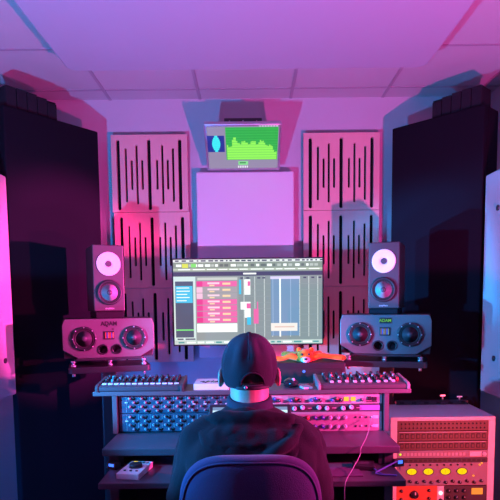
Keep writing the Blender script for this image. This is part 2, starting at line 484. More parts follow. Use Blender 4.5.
# arrange grid
for x in (243.5, 254.4, 264, 272, 290, 299.4, 308.5, 317.5): rr(rc, x - .35, 277, x + .35, 336, G('daw_gridline', 215, 228, 225))
for y in range(284, 336, 6): rr(rc, 238, y, 321, y + .35, G('daw_gridrow', 150, 166, 168))
rr(rc, 270.5, 279.5, 299, 335, G('daw_select', 122, 158, 192))
for x in (272.5, 290.3): rr(rc, x - .3, 279.5, x + .3, 335, G('daw_selline', 165, 195, 225))
rr(rc, 270, 277, 299.5, 279.6, G('daw_lilac', 225, 220, 255))
rr(rc, 278.9, 279, 280.5, 336, WH)
for x in (240, 246, 257, 262, 303, 311, 318): rr(rc, x, 277.6, x + 3, 279, DK)
rr(rc, 238.6, 280, 240.8, 294, CY); rr(rc, 244, 279.6, 250, 294.5, WH); rr(rc, 247.2, 281.5, 249.8, 286, PK)
rr(rc, 240, 301.5, 250, 309, WH); rr(rc, 246, 303, 250, 308, PK); rr(rc, 244, 309, 250, 317, WH); rr(rc, 246.4, 316.5, 250.4, 324, CY)
rr(rc, 253, 308.5, 258, 323, PK); rr(rc, 256.4, 301.5, 257.6, 309, PK)
rr(rc, 270.4, 322.6, 297, 330.4, G('daw_box', 250, 245, 235)); rr(rc, 274, 325.6, 294, 327, G('daw_tan', 235, 205, 190))
rr(rc, 173, 339, 322, 343, G('daw_status', 200, 220, 212))
x = 177
while x < 318:
    wd = random.uniform(3, 9); rr(rc, x, 340.2, x + wd, 341.8, random.choice((WH, WH, G('daw_teal', 90, 170, 165)))); x += wd + random.uniform(1, 3)
m, ms = screen_mesh(W_ - .016, Hh - .016, base, rc)
m.build('screen', ms, t, loc=(-W_ / 2 + .008, -.0008, zb + .008))

# ------------------------------------------------------------------ loudspeakers
def woofer(parent, name, x, z, r, cone, y=0, phase=True):
    o = MB().lathe([(r * .80, .004), (r * .80, -.009), (r * .86, -.012), (r, -.010), (r * 1.02, -.004), (r * 1.02, .004)], (x, y, z), 'y', 36).build(name, BLK, parent)
    MB().lathe([(r * .82, -.0045), (r * .77, -.010), (r * .70, -.0085), (r * .66, -.0055)], (x, y, z), 'y', 36).build('surround', RUB, o)
    MB().lathe([(r * .68, -.0058), (r * .45, -.0035), (r * .26, -.0008), (r * .25, -.0005)], (x, y, z), 'y', 36).build('cone', cone, o)
    MB().lathe([(r * .27, -.0012), (r * .22, -.006), (r * .12, -.0095), (0, -.0105)], (x, y, z), 'y', 24).build('dust_cap', DGREY if cone is SURR else SURR, o)
    for k in range(6):
        pass
    return o
def big_speaker(pxc, py_bot, wpx, hpx, D, rz, label, lit):
    p = at(pxc, py_bot, D)
    s_ = D / F_PX
    W, H, Dp = wpx * s_, hpx * s_, .29
    t = thing('horizontal_speaker', label, 'speaker', p, rz, 'wide monitors on the stands')
    MB().box(-W / 2 + .004, W / 2 - .004, .022, Dp, 0, H).build('cabinet', CABW, t, .004)
    c1, c2 = .16 * W, .22 * H
    poly = [(-W / 2 + c1, 0), (W / 2 - c1, 0), (W / 2, c2), (W / 2, H - .03), (W / 2 - .012, H), (-W / 2 + .012, H), (-W / 2, H - .03), (-W / 2, c2)]
    MB().prism(poly, 0, .024).build('baffle', GREY, t, .003)
    r = .134 * W
    for sx in (-1, 1):
        wf = woofer(t, 'woofer', sx * .272 * W, H * .50, r, SURR)
        sc0 = MB().cyl((0, -.0135, 0), .0035, .004, 'y', 8).build('screw', SILV, wf, loc=(sx * .272 * W + r * .93, 0, H * .5))
        for k in range(1, 8):
            inst(sc0, wf, (sx * .272 * W + r * .93 * math.cos(k * math.pi / 4), 0, H * .5 + r * .93 * math.sin(k * math.pi / 4)))
    p0 = MB().lathe([(.0, -.0008), (.044 * W, -.0008)], (0, 0, 0), 'y', 24, 1).lathe([(.044 * W, .001), (.045 * W, -.004), (.055 * W, -.005), (.060 * W, 0)], (0, 0, 0), 'y', 24, 0).build('bass_port', [BLK, VOID], t, loc=(-.073 * W, 0, H * .215))  # flat black disc stands in for the shade inside the port
    inst(p0, t, (.078 * W, 0, H * .215))
    tw = MB().box(-.058 * W, .058 * W, -.004, .002, H * .47, H * .68).build('tweeter', BLK, t, .002)
    rib = MB()
    for i in range(6): rib.box(-.045 * W + i * .0162 * W, -.045 * W + i * .0162 * W + .011 * W, -.0056, -.0035, H * .50, H * .65, i % 3)
    rib.build('ribbon', [mat('ribbon_copper', (.75, .22, .08), .4, metal=.3), mat('ribbon_blue', (.12, .2, .6), .4, metal=.3), mat('ribbon_gold', (.8, .45, .15), .4, metal=.3)], tw)
    if lit:
        lg = MB().box(-.06 * W, .07 * W, -.003, .001, H * .78, H * .92).build('badge', BLK, t, .001)
        mm = MB(); 
        tx = text_mesh('ADAM', 'badge_letters', .021, glow8('badge_green', 110, 190, 60, .9), lg, (.004 * W, -.0036, H * .85), bold=.0004)
    else:
        text_mesh('ADAM', 'badge_letters', .028, BLK, t, (0, -.0006, H * .87), bold=.0012)
        MB().box(-.032 * W, -.012 * W, -.0012, 0, H * .79, H * .82).box(.03 * W, .05 * W, -.0012, 0, H * .72, H * .745).build('indicator', BLK, t)
    return t, W, H, p
def small_speaker(pxc, py_bot, wpx, hpx, D, rz, label):
    p = at(pxc, py_bot, D)
    s_ = D / F_PX
    W, H, Dp = wpx * s_, hpx * s_, .235
    t = thing('bookshelf_speaker', label, 'speaker', p, rz, 'small monitors on top of the wide ones')
    MB().box(-W / 2, W / 2, .0, Dp, 0, H).build('cabinet', CABW, t, .004)
    MB().box(-W / 2 + .002, W / 2 - .002, -.006, .001, .002, H - .002).build('baffle', CHARC, t, .004)
    R1 = .385 * W
    wg = MB().lathe([(R1, -.004), (R1 * .99, -.0105), (R1 * .93, -.0105), (R1 * .5, -.0068), (R1 * .24, -.0062), (R1 * .23, -.005)], (0, 0, H * .715), 'y', 40).build('waveguide', WPLA, t)
    MB().lathe([(R1 * .26, -.006), (R1 * .25, -.0095), (R1 * .18, -.0095), (R1 * .12, -.0075), (0, -.0105)], (0, 0, H * .715), 'y', 24).build('tweeter', DGREY, wg)
    woofer(t, 'woofer', 0, H * .285, .40 * W, CONE, -.006)
    text_mesh('amphion', 'maker_letters', .0125, LGREY, t, (0, -.0066, H * .045), bold=.0003)
    return t, W, H, p
def pad_block(pxc, D, W, zlo, zhi, rz, label):
    p = at(pxc, 300, D); p.z = zlo
    t = MB().box(-W / 2, W / 2, .005, .20, 0, zhi - zlo).build('isolation_pad', FOAM, None, .006)
    t.location = p; t.rotation_euler = (0, 0, rz)
    tag(t, label, 'isolation pad', 'foam pads between the speakers')
def stand(spk, pxl, pxr, py0, py1, pup, D, rz, label):
    """floor stand: base, column, lower plate, spikes and an upper plate right under the speaker"""
    t0, W, H, p = spk
    zlow1 = at((pxl + pxr) / 2, py0, D - .02).z; zlow0 = at((pxl + pxr) / 2, py1, D - .02).z
    t = thing('speaker_stand', label, 'speaker stand', (p.x, p.y, 0), rz, 'black speaker stands')
    hw = (pxr - pxl) / 2 * D / F_PX
    MB().prism(rrect(-hw, hw, -.02, .26, .02), zlow0, zlow1, 'z').build('shelf_plate', BLKM, t, .003)
    up1 = p.z - .001; up0 = up1 - .012
    MB().prism(rrect(-hw * .86, hw * .86, .0, .25, .02), up0, up1, 'z').build('upper_plate', BLKM, t, .003)
    sp = MB().lathe([(.012, zlow1), (.014, zlow1 + .008), (.007, zlow1 + .012), (.007, up0 - .01), (.013, up0 - .008), (.013, up0)], (0, 0, 0), 'z', 16).build('spike', SILV, t, loc=(-hw * .88, .02, 0))
    inst(sp, t, (hw * .84, .02, 0)); inst(sp, t, (0, .02, 0)); inst(sp, t, (0, .2, 0))
    ft = MB().lathe([(.008, zlow0 - .018), (.008, zlow0)], (0, 0, 0), 'z', 12).build('bolt', SILV, t, loc=(-hw * .88, .02, 0))
    inst(ft, t, (hw * .84, .02, 0))
    MB().box(-.04, .04, .225, .258, .025, zlow0).build('column', BLK, t, .006)
    MB().prism(rrect(-.16, .16, .235, .42, .03), 0, .025, 'z').build('base_plate', BLKM, t, .003)

LD = 2.72
sl = big_speaker(110, 357.5, 89, 39, LD, R(17), 'wide grey loudspeaker with two woofers, lit magenta, on a stand', False)
sr = big_speaker(384.5, 354, 89, 39.5, LD, R(-17), 'wide grey loudspeaker with a glowing green badge, lit teal', True)
stand(sl, 72, 152, 366.5, 372.5, 0, LD, R(17), 'black stand with silver spikes under the magenta-lit wide speaker')
stand(sr, 343, 425, 361.5, 367.5, 0, LD, R(-17), 'black stand with silver spikes under the teal-lit wide speaker')
SD = LD + .02
for pxc, pyb, rz, sp, lab, pl in ((109.8, 311.3, R(24), sl, 'small dark speaker with white round waveguide, above the magenta-lit wide speaker', 'black foam pad under the small speaker on the magenta-lit side'),
                              (383.5, 308.5, R(-22), sr, 'small dark speaker with white round waveguide, above the speaker with the green badge', 'black foam pad under the small speaker above the green badge')):
    o = small_speaker(pxc, pyb, 30.5, 65.5, SD, rz, lab)
    top = sp[3].z + sp[2]
    pad_block(pxc, SD, 28 * SD / F_PX, top + .0005, o[3].z - .0005, rz, pl)

# ------------------------------------------------------------------ desk
DY = 2.20
sh = at(250, 390.5, 2.18).z                # top of the upper shelf
wt = at(250, 447.5, 1.96).z                # top of the worktop
tr = at(250, 482.0, 1.80).z                # top of the pull-out tray
t = thing('studio_desk', 'grey studio desk with two rack bays, worktop and pull-out tray', 'desk', (0, 0, 0))
xl, xr = at(92.5, 391, 2.18).x, at(411.5, 391, 2.18).x
MB().box(xl, xr, 2.18, 2.365, sh - .018, sh).build('upper_shelf', DESKE, t, .003)
MB().box(-.552, .552, 1.96, 2.36, wt - .028, wt).build('worktop', DESK, t, .003)
for s in (-1, 1):
    MB().box(min(s * .568, s * .548), max(s * .568, s * .548), 2.185, 2.36, wt, sh - .018).build('bay_side', DESKE, t, .002)
    MB().box(min(s * .535, s * .50), max(s * .535, s * .50), 1.985, 2.35, 0, wt - .028).build('leg_panel', DESK, t, .003)
MB().box(-.045, .045, 2.19, 2.36, wt, sh - .018).build('bay_divider', DESK, t, .002)
MB().box(-.585, .585, 2.352, 2.365, wt, sh - .018).build('bay_back', DESK, t)
MB().box(-.525, .53, 1.80, 2.16, tr - .022, tr).build('keyboard_tray', DESK, t, .003)
MB().box(-.5, .5, 2.30, 2.325, .25, wt - .04).build('modesty_panel', DESK, t)
for s in (-1, 1):
    MB().box(min(s * .5, s * .48), max(s * .5, s * .48), 1.99, 2.16, tr, wt - .028).build('tray_runner', BLKM, t)

# ---- rack gear in the desk
def faceplate(name, label, x0, x1, ya, yb, D, m, group=None, depth=.13, cat='rack unit'):
    """a rack unit: faceplate at depth D between image rows ya (top) and yb, body behind; origin bottom left"""
    xm = (at(250, ya, D).x)
    cx = 250 + (x0 + x1) / 2 * F_PX / D
    z1, z0 = at(cx, ya, D).z, at(cx, yb, D).z
    t = thing(name, label, cat, (x0, D, z0), 0, group)
    W, H = x1 - x0, z1 - z0
    MB().box(0, W, 0, .006, .0006, H - .0006).build('faceplate', m, t, .0012)
    MB().box(.012, W - .012, .0062, depth, .002, H - .002).build('chassis', BLKM, t)
    return t, W, H
def knob(parent, r, h, m, cap=None, name='knob'):
    mb = MB().lathe([(r, 0), (r * .92, -h * .85), (r * .8, -h), (0, -h)], (0, 0, 0), 'y', 14, 0)
    mb.box(-r * .12, r * .12, -h - .0008, -h * .9, r * .1, r * .85, 1)
    o = mb.build(name, [m, cap or KNOBL], parent); return o
ZB, ZT = 431.5, 394.8
u1 = (-.543, -.05); u2 = (.05, .543)
zdm = (ZB + ZT) / 2
for (ya, yb, lab) in ((ZT, zdm, 'blue-lit preamp rack crowded with small knobs, directly under the keyboard controller'),
                      (zdm, ZB, 'blue-lit preamp rack crowded with small knobs, directly above the worktop')):
    t, W, H = faceplate('preamp_rack', lab, u1[0], u1[1], ya + .15, yb - .15, DY, FACEB, 'twin knob racks in the desk')
    k0 = None; k1 = None
    for c in range(9):
        for r in range(4):
            x = .044 + c * .0488 + (.016 if r % 2 else 0); z = H * (.84 - .225 * r)
            src = k0 if c < 6 else k1
            if src is None:
                o = knob(t, .0052 if c < 6 else .0034, .012, LGREY, KNOBD); o.location = (x, 0, z)
                if c < 6: k0 = o
                else: k1 = o
            else: inst(src, t, (x, 0, z))
    jk = None
    for c in range(9):
        for r in range(4):
            x = .044 + c * .0488 + (.032 if r % 2 else .018); z = H * (.82 - .225 * r)
            if jk is None: jk = MB().cyl((0, -.0015, 0), .006, .002, 'y', 12).build('socket', JACK, t, loc=(x, 0, z))
            else: inst(jk, t, (x, 0, z))
    sw = MB().box(-.006, .006, -.003, 0, -.002, .002).build('push_button', WPLA, t, loc=(.03, 0, H * .6))
    for i in range(4): inst(sw, t, (.31 + i * .045, 0, H * .5))
    div = MB()
    for c in range(10): div.box(.03 + c * .0488 - .0006, .03 + c * .0488 + .0006, -.0006, 0, .004, H - .004)
    div.build('channel_lines', LGREY, t)

# right bay: three different units
t, W, H = faceplate('channel_strip', 'silver rack unit with blue knob groups and two yellow meters, under the mixer', u2[0], u2[1], 394.3, 404.2, DY, FACEW)
kb = None
for gx in range(5):
    bx = .05 + gx * .085
    MB().box(bx - .028, bx + .028, -.001, 0, H * .12, H * .88).build('section_plate', FACEP if gx % 2 else LGREY, t)
    for j, (mm) in enumerate((KNOBB, KNOBR if gx in (1, 3) else KNOBB, KNOBD)):
        if gx == 4 and j < 2: continue
        o = knob(t, .0068, .014, mm); o.location = (bx - .018 + j * .018, -.001, H * .5 + (.004 if j == 1 else -.003))
for i in range(2):
    MB().box(.335 + i * .028, .355 + i * .028, -.0015, 0, H * .3, H * .72).build('meter', glow8('meter_yellow', 250, 215, 60, 1.0), t)
bt = MB().box(-.008, .008, -.004, 0, -.008, .008).build('switch', BLK, t, loc=(.44, 0, H * .55)); inst(bt, t, (.462, 0, H * .5))
MB().box(.428, .472, -.0012, 0, H * .15, H * .25).build('scale_mark', BLK, t)
t, W, H = faceplate('compressor_unit', 'slim black rack unit with a row of big white knobs', u2[0], u2[1], 404.4, 411.6, DY, FACED)
kw = None
for i in range(12):
    x = .03 + i * .0335
    if i % 3 == 2: continue
    if kw is None: kw = knob(t, .0095, .014, KNOBL, KNOBD); kw.location = (x, 0, H * .5)
    else: inst(kw, t, (x, 0, H * (.5 if i % 2 else .62)))
MB().box(.40, .484, -.001, 0, H * .15, H * .85).build('label_plate', mat('violet_plate', (.3, .2, .6), .5), t)
tk = MB().box(-.009, .009, -.0015, 0, -.0016, .0016).build('legend', LGREY, t, loc=(.095, 0, H * .5))
for i in range(3): inst(tk, t, (.195 + .1 * i, 0, H * .5))
t, W, H = faceplate('equalizer_unit', 'two-row grey rack equalizer with red and blue knobs, just above the worktop', u2[0], u2[1], 411.8, 431.5, DY, FACEP)
kc = {}
for r in range(2):
    z = H * (.72 - .45 * r)
    for i in range(11):
        x = .03 + i * .031
        mm = KNOBD if i in (0, 4) else KNOBR if i == 5 else KNOBB if i in (6, 7) else KNOBL
        if i in (1, 2, 3):
            MB().box(x - .013, x + .013, -.0025, 0, z + .003, z + .010).build('push_button', WPLA, t)
            MB().box(x - .013, x + .013, -.0025, 0, z - .010, z - .003).build('push_button', WPLA, t)
            continue
        if mm.name not in kc:
            kc[mm.name] = knob(t, .0085, .015, mm, KNOBD if mm is KNOBL else KNOBL); kc[mm.name].location = (x, 0, z)
        else: inst(kc[mm.name], t, (x, 0, z))
    for i in range(4):
        MB().cyl((.385 + i * .022, -.004, z), .004, .004, 'y', 10).build('toggle', KNOBL if i % 2 else KNOBD, t)
    MB().box(.455, .478, -.0012, 0, z - .006, z + .006).build('legend', WPLA, t)

# ------------------------------------------------------------------ on the upper shelf
def controller(name, label, pxl, pxr, yd, D, casem, sidem, cat, rows, cols, wedge):
    x0, x1 = at(pxl, 388, D).x, at(pxr, 388, D).x
    W = x1 - x0; Dp = .165; hf, hb = .024, .040
    t = thing(name, label, cat, (x0, D, sh))
    prof = [(0, .004), (.006, 0), (Dp, 0), (Dp, hb), (.012, hf), (0, hf - .006)]
    MB().prism(prof, .012, W - .012, 'x').build('case', casem, t, .002)
    sp = [(-.004, .0), (Dp, 0), (Dp, hb + .004), (.010, hf + .004), (-.004, hf - .004)]
    a_ = MB().prism(sp, 0, .012, 'x').build('end_cheek', sidem, t, .002)
    inst(a_, t, (W - .012, 0, 0))
    return t, W, Dp, hf, hb
t, W, Dp, hf, hb = controller('keyboard_controller', 'long dark controller with white keys and knobs on the shelf over the blue racks', 95, 183, 0, 2.178, DGREY, DGREY, 'music controller', 4, 12, 0)
slope = math.atan2(hb - hf, Dp - .012)
zs = lambda y: hf + (y - .012) / (Dp - .012) * (hb - hf)
key = MB().box(-.0095, .0095, -.006, .006, 0, .005).build('key_pad', WPLA, t, .0015, loc=(.03, .032, zs(.032))); key.rotation_euler = (slope, 0, 0)
for i in range(1, 13): inst(key, t, (.03 + i * (W - .06) / 12, .032, zs(.032)))
kn = MB().lathe([(.007, 0), (.0062, .014), (.004, .016), (0, .016)], (0, 0, 0), 'z', 14).build('knob', BLK, t, loc=(.03, .07, zs(.07)))
k2 = MB().lathe([(.006, 0), (.0052, .012), (0, .013)], (0, 0, 0), 'z', 14).build('knob', mat('knob_teal', (.05, .35, .4), .4), t, loc=(.045, .13, zs(.13)))
for i in range(13):
    for j, y in enumerate((.07, .10, .13)):
        if i == 0 and j == 0: continue
        x = .03 + i * (W - .06) / 12
        inst(k2 if (i * 5 + j * 3) % 4 == 1 else kn, t, (x, y, zs(y)))
t, W, Dp, hf, hb = controller('mixer_console', 'compact mixer with light end cheeks and rows of knobs on the shelf', 318, 410, 0, 2.178, mat('mixer_grey', (.07, .07, .08), .4), mat('mixer_cheek', (.30, .29, .30), .45), 'mixer', 4, 10, 1)
kn = MB().lathe([(.0075, 0), (.0062, .016), (.004, .018), (0, .018)], (0, 0, 0), 'z', 14).build('knob', BLK, t, loc=(.04, .05, zs(.05)))
k2 = MB().lathe([(.0065, 0), (.0055, .014), (0, .015)], (0, 0, 0), 'z', 14).build('knob', SILV, t, loc=(.04, .14, zs(.14)))
k3 = MB().lathe([(.0065, 0), (.0055, .014), (0, .015)], (0, 0, 0), 'z', 14).build('knob', KNOBR, t, loc=(.072, .14, zs(.14)))
for i in range(11):
    x = .04 + i * (W - .08) / 10
    for j, y in enumerate((.05, .08, .11, .14)):
        if (i, j) == (0, 0): continue
        inst(k3 if (i + 2 * j) % 7 == 3 else k2 if (i + j) % 3 == 0 else kn, t, (x, y, zs(y)))
fd = MB().box(-.007, .007, -.008, .008, 0, .008).build('fader_cap', WPLA, t, .0015, loc=(.06, .026, zs(.026)))
for i in range(1, 9): inst(fd, t, (.06 + i * (W - .12) / 8, .026 + .006 * (i % 3), zs(.028)))

# white box with a scrawled lid
x0, x1 = at(193.5, 388, 2.20).x, at(229, 388, 2.20).x
t = thing('cardboard_box', 'flat white box with a scribbled lid on the shelf beside the capped head', 'box', (x0, 2.2, sh))
bw = x1 - x0; bh = .026
MB().box(0, bw, 0, .15, 0, bh).build('carton', WPLA, t, .002)
mk = MB()
ink = [mat('ink_black', (.01, .01, .01), .6), mat('ink_green', (.1, .5, .08), .6)]
random.seed(11)
for i in range(9):
    xx = .028 + i * .011
    pts = [(xx + random.uniform(-.006, .006), .05 + random.uniform(-.02, .03), bh + .0008) for _ in range(4)]
    mk.tube(smooth_path(pts, 4), .0017, 6, 1 if i in (3, 5) else 0)
mk.build('scrawl', ink, t)

# mouse and phone
p = at(291, 386, 2.26)
t = thing('computer_mouse', 'black computer mouse with a glossy back on the shelf', 'mouse', (p.x, 2.27, sh), R(20))
MB().ball((0, 0, .016), (.028, .045, .020)).box(-.02, .02, -.03, .03, 0, .008).build('shell', mat('gloss_black', (.02, .02, .025), .15), t)
MB().cyl((-.004, -.026, .033), .007, .008, 'x', 14).build('scroll_wheel', KNOBL, t)
p = at(306, 387.5, 2.21)
t = thing('phone', 'small white phone lying flat on the shelf beside the mixer', 'phone', (p.x, 2.235, sh), R(12))
MB().prism(rrect(-.022, .022, -.04, .05, .006), 0, .008, 'z').build('body', WPLA, t, .002)
MB().box(-.018, .018, -.028, .04, .0082, .0088).build('display', LGREY, t)

# black equipment case behind the desk and the plush toy lying on it
p0, p1 = at(262, 363, 2.62), at(346, 363, 2.62)
t = thing('equipment_case', 'black equipment case with a blue light standing behind the desk under the toy', 'case', ((p0.x + p1.x) / 2, 2.62, 0))
hwc = (p1.x - p0.x) / 2; tz = p0.z
MB().box(-hwc, hwc, 0, .26, .0, tz).build('shell', BLK, t, .008)
pl = at(304, 371.5, 2.615)
MB().cyl((pl.x - t.location.x, -.004, pl.z), .007, .006, 'y', 14).build('power_light', glow8('led_blue', 60, 110, 255, 2.0), t)
MB().box(-hwc + .02, hwc - .02, -.003, .001, tz - .35, tz - .03).build('grille', RUB, t, .002)

tc = at(305, 357, 2.66)
t = thing('plush_bear', 'floppy orange plush bear with a cream muzzle, arms stretched out sideways', 'toy', (tc.x, 2.66, tz))
hz = tc.z - tz
hz += .004
hd = MB().ball((0, 0, hz), (.041, .036, .037), 24, 14)
hd.ball((-.031, .004, hz + .031), (.013, .008, .013)).ball((.031, .004, hz + .031), (.013, .008, .013))
hd.build('head', ORNG, t)
MB().ball((0, -.030, hz - .014), (.024, .017, .016)).build('muzzle', CREAM, t)
MB().ball((0, -.046, hz - .010), (.008, .006, .006), 14, 8).build('nose', BLK, t)
e = MB().ball((0, 0, 0), (.006, .004, .0065), 12, 8).build('eye', BLK, t, loc=(-.017, -.034, hz + .012)); inst(e, t, (.017, -.034, hz + .012))
def armpts(lst): return [Vector((at(a_, b_, 2.66).x - tc.x, 0, at(a_, b_, 2.66).z - tz)) for a_, b_ in lst]
for lst in (((299, 358.5), (290, 356.2), (282, 358.5), (272, 361.5)), ((311, 358.5), (320, 355.5), (330, 356.5), (343, 361.0))):
    a_ = armpts(lst); a_[-1].z = max(a_[-1].z, .0175)
    pth = smooth_path(a_, 5); n = len(pth)
    MB().limb(pth, [.0155 + .003 * math.sin(i / n * 9) * .5 - .003 * (i / n) for i in range(n)], 12).build('arm', ORNG, t)
MB().ball((0, .055, .030), (.045, .055, .030)).build('torso', ORNG, t)
for s in (-1, 1):
    MB().limb(smooth_path([(s * .025, .09, .022), (s * .05, .13, .02), (s * .09, .15, .02)], 4), [.019] * 9, 12).build('leg', ORNG, t)

# lit tablet leaning on the worktop in front of the engineer
p0, p1 = at(209, 405, 2.09), at(291, 405, 2.09)
th = R(-24); Ht = (p0.z - wt) / math.cos(th) ; Wt = p1.x - p0.x
t = thing('tablet', 'bright tablet propped on the worktop, mostly hidden behind the neck', 'tablet', ((p0.x + p1.x) / 2, 2.09 - Ht * math.sin(-th), wt + .001), 0, rx=th)
MB().prism(rrect(-Wt / 2, Wt / 2, 0, Ht, .012), 0, .009).build('body', BLK, t, .002)
rc = []
px = lambda a_: a_; py = lambda a_: a_
rr(rc, 0, 0, 1, .10, G('tab_bar', 120, 150, 190))
for i in range(9): rr(rc, .02 + i * .11, .14, .10 + i * .11, .9, G('tab_pane', 150, 215, 215, 1.5))
for i in range(9): rr(rc, .03 + i * .11, .2, .06 + i * .11, .5 + .04 * (i % 3), G('tab_bright', 225, 250, 250, 1.5))
for i in range(9): rr(rc, .07 + i * .11, .3 + .05 * (i % 4), .09 + i * .11, .8, G('tab_green', 110, 190, 130))
m, ms = screen_mesh(Wt - .03, Ht - .022, G('tab_base', 185, 215, 230, 1.5), rc)
m.build('screen', ms, t, loc=(-Wt / 2 + .015, -.0006, .011))
MB().box(-.05, .05, .0, .006, -.06, 0.0).build('kickstand', BLKM, t, loc=(0, .010, Ht * .55)).rotation_euler = (R(48), 0, 0)

# ------------------------------------------------------------------ on the tray
a0 = at(115.5, 486.5, 1.83); a1 = at(139, 486.5, 1.83)
t = thing('monitor_controller', 'white monitor controller with a large black dial and yellow light on the tray', 'audio controller', ((a0.x + a1.x) / 2, 1.835, tr), R(-9))
hw = (a1.x - a0.x) / 2
MB().box(-hw, hw, 0, .15, 0, .022).build('case', WPLA, t, .002)
MB().lathe([(.024, .0222), (.0225, .034), (.019, .036), (0, .0355)], (0.002, .078, 0), 'z', 28).build('dial', BLK, t)
b = MB().cyl((0, 0, .022), .0045, .003, 'z', 12).build('push_button', BLK, t, loc=(-.022, .032, 0)); inst(b, t, (0, .032, 0)); inst(b, t, (.022, .032, 0))
MB().box(-.026, -.012, .12, .138, .022, .0245).build('indicator_light', glow8('led_yellow', 250, 225, 60, 1.3), t)
b = MB().box(-.004, .004, -.006, .006, .022, .0245).build('key', DGREY, t, loc=(0, .128, 0))
for i in range(1, 3): inst(b, t, (.014 * i, .128, 0))

p = at(112, 472, 1.96)
t = thing('usb_hub', 'small black hub glowing blue beside the white monitor controller', 'usb hub', (p.x, 1.95, tr), R(-25))
MB().box(-.022, .022, 0, .03, 0, .028).build('case', BLK, t, .004)
MB().box(-.010, .012, -.0015, 0, .012, .022).build('indicator_light', glow8('led_blue', 60, 110, 255, 2.0), t)
cpath = lambda lst: smooth_path([at(*q) for q in lst], 6)
pp = [Vector((p.x + .015, 1.985, tr + .02)), Vector((p.x + .035, 2.03, tr + .035)), Vector((p.x + .09, 2.08, tr + .03)), Vector((p.x + .17, 2.12, tr + .006))]
tag(MB().tube(smooth_path(pp, 6), .0028, 8).build('orange_cable', mat('orange_rubber', (.5, .10, .04), .5)), 'thin orange cable running back from the small black hub', 'cable')

# right of the tray
p = at(363, 474, 1.93)
t = thing('power_adapter', 'flat black power adapter lying on the purple-lit end of the tray', 'adapter', (p.x, 1.91, tr), R(-8))
MB().box(-.04, .04, 0, .07, 0, .018).build('case', BLK, t, .004)
MB().box(-.02, .02, .02, .05, .018, .0186).build('sticker', DGREY, t)
e1 = Vector((p.x + .035, 1.905, tr + .008))
pl = at(397, 467, 2.02)
P_ = [e1, e1 + Vector((.02, -.05, -.004)), Vector((p.x + .10, 1.84, tr + .005)), Vector((.44, 1.86, tr + .005)), Vector((.487, 1.91, tr + .012)), Vector((pl.x - .012, 1.955, tr + .022))]
tag(MB().tube(smooth_path(P_, 7), .003, 8).build('blue_cable', mat('blue_rubber', (.10, .12, .45), .4)), 'blue cable curving from the power adapter to the glowing plug', 'cable')
t = thing('cable_plug', 'glowing blue plug at the end of the tray by the white gear cabinet', 'plug', (pl.x - .022, 1.955, tr + .016), R(15))
MB().box(-.012, .03, -.008, .008, -.016, .012).build('housing', BLK, t, .002)
MB().box(.004, .022, -.0095, -.008, -.004, .008).build('indicator_light', glow8('led_blue', 60, 110, 255, 2.0), t)
lp = [at(384, 470, 2.0), at(388, 461, 2.0), at(394, 459, 1.985), at(399, 463, 1.97), at(400, 470, 1.96)]
lp[0].z = max(lp[0].z, tr + .004)
tag(MB().tube(smooth_path(lp, 6), .0022, 8).build('looped_lead', mat('lilac_rubber', (.35, .3, .6), .4)), 'thin pale lead looping up under the worktop edge beside the glowing plug', 'cable')
p = at(338, 480, 1.86)
tag(MB().box(-.085, .085, -.045, .055, 0, .005).build('notebook', mat('plum_card', (.09, .05, .11), .6), None, .001, loc=(p.x, 1.885, tr + .0005)), 'closed plum notebook lying flat on the tray', 'notebook')
# dangling white cable
wp = [at(371, 418, 2.17), at(370, 425, 2.12), at(366.5, 437, 2.0), at(361, 448, 1.945), at(360, 455, 1.935), at(352, 470, 1.87), at(346, 481, 1.785), at(344.5, 492, 1.775), at(344.6, 530, 1.775)]
tag(MB().tube(smooth_path(wp, 6), .0015, 8).build('white_cable', mat('pale_rubber', (.30, .28, .34), .5)), 'thin white cable hanging from the rack equalizer over the desk edge', 'cable')
# plugged lead at the hub side of the tray front
wp = [at(134, 489, 1.79), at(131, 494, 1.785), at(130, 505, 1.785), at(131, 540, 1.785)]

# ------------------------------------------------------------------ white gear cabinet
RD = 2.55
cx0, cx1 = at(390.5, 440, RD).x, at(495, 440, RD).x
gx0, gx1 = at(397, 450, RD).x, at(488, 450, RD).x
cz = at(445, 417, RD).z
bd = 2.87
t = thing('gear_cabinet', 'white rack cabinet lit red beside the desk, full of audio gear', 'cabinet', (cx0, RD, 0))
WW = cx1 - cx0; il = gx0 - cx0; ir = gx1 - cx0
MB().box(0, WW, 0, bd - RD, cz - .018, cz).build('top_panel', WPLA, t, .002)
MB().box(0, il, 0, bd - RD, .05, cz - .018).build('side_panel', WPLA, t, .002)
MB().box(ir, WW, 0, bd - RD, .05, cz - .018).build('side_panel', WPLA, t, .002)
MB().box(il, ir, bd - RD - .012, bd - RD, .05, cz - .018).build('back_panel', WPLA, t)
MB().box(0, WW, .01, bd - RD, .0, .05).build('plinth', BLK, t, .002)
MB().box(il + .002, il + .05, -.0012, 0, cz - .014, cz - .005).build('name_plate', mat('plate_bright', (.95, .93, .95), .3), t)
MB().box(il, ir, .012, .018, .052, at(445, 508.5, RD).z).build('blank_panel', BLKM, t)
rl = MB().box(0, .008, .004, .02, .06, cz - .02).build('rack_rail', BLKM, t, loc=(il, 0, 0)); inst(rl, t, (ir - .008, 0, 0))

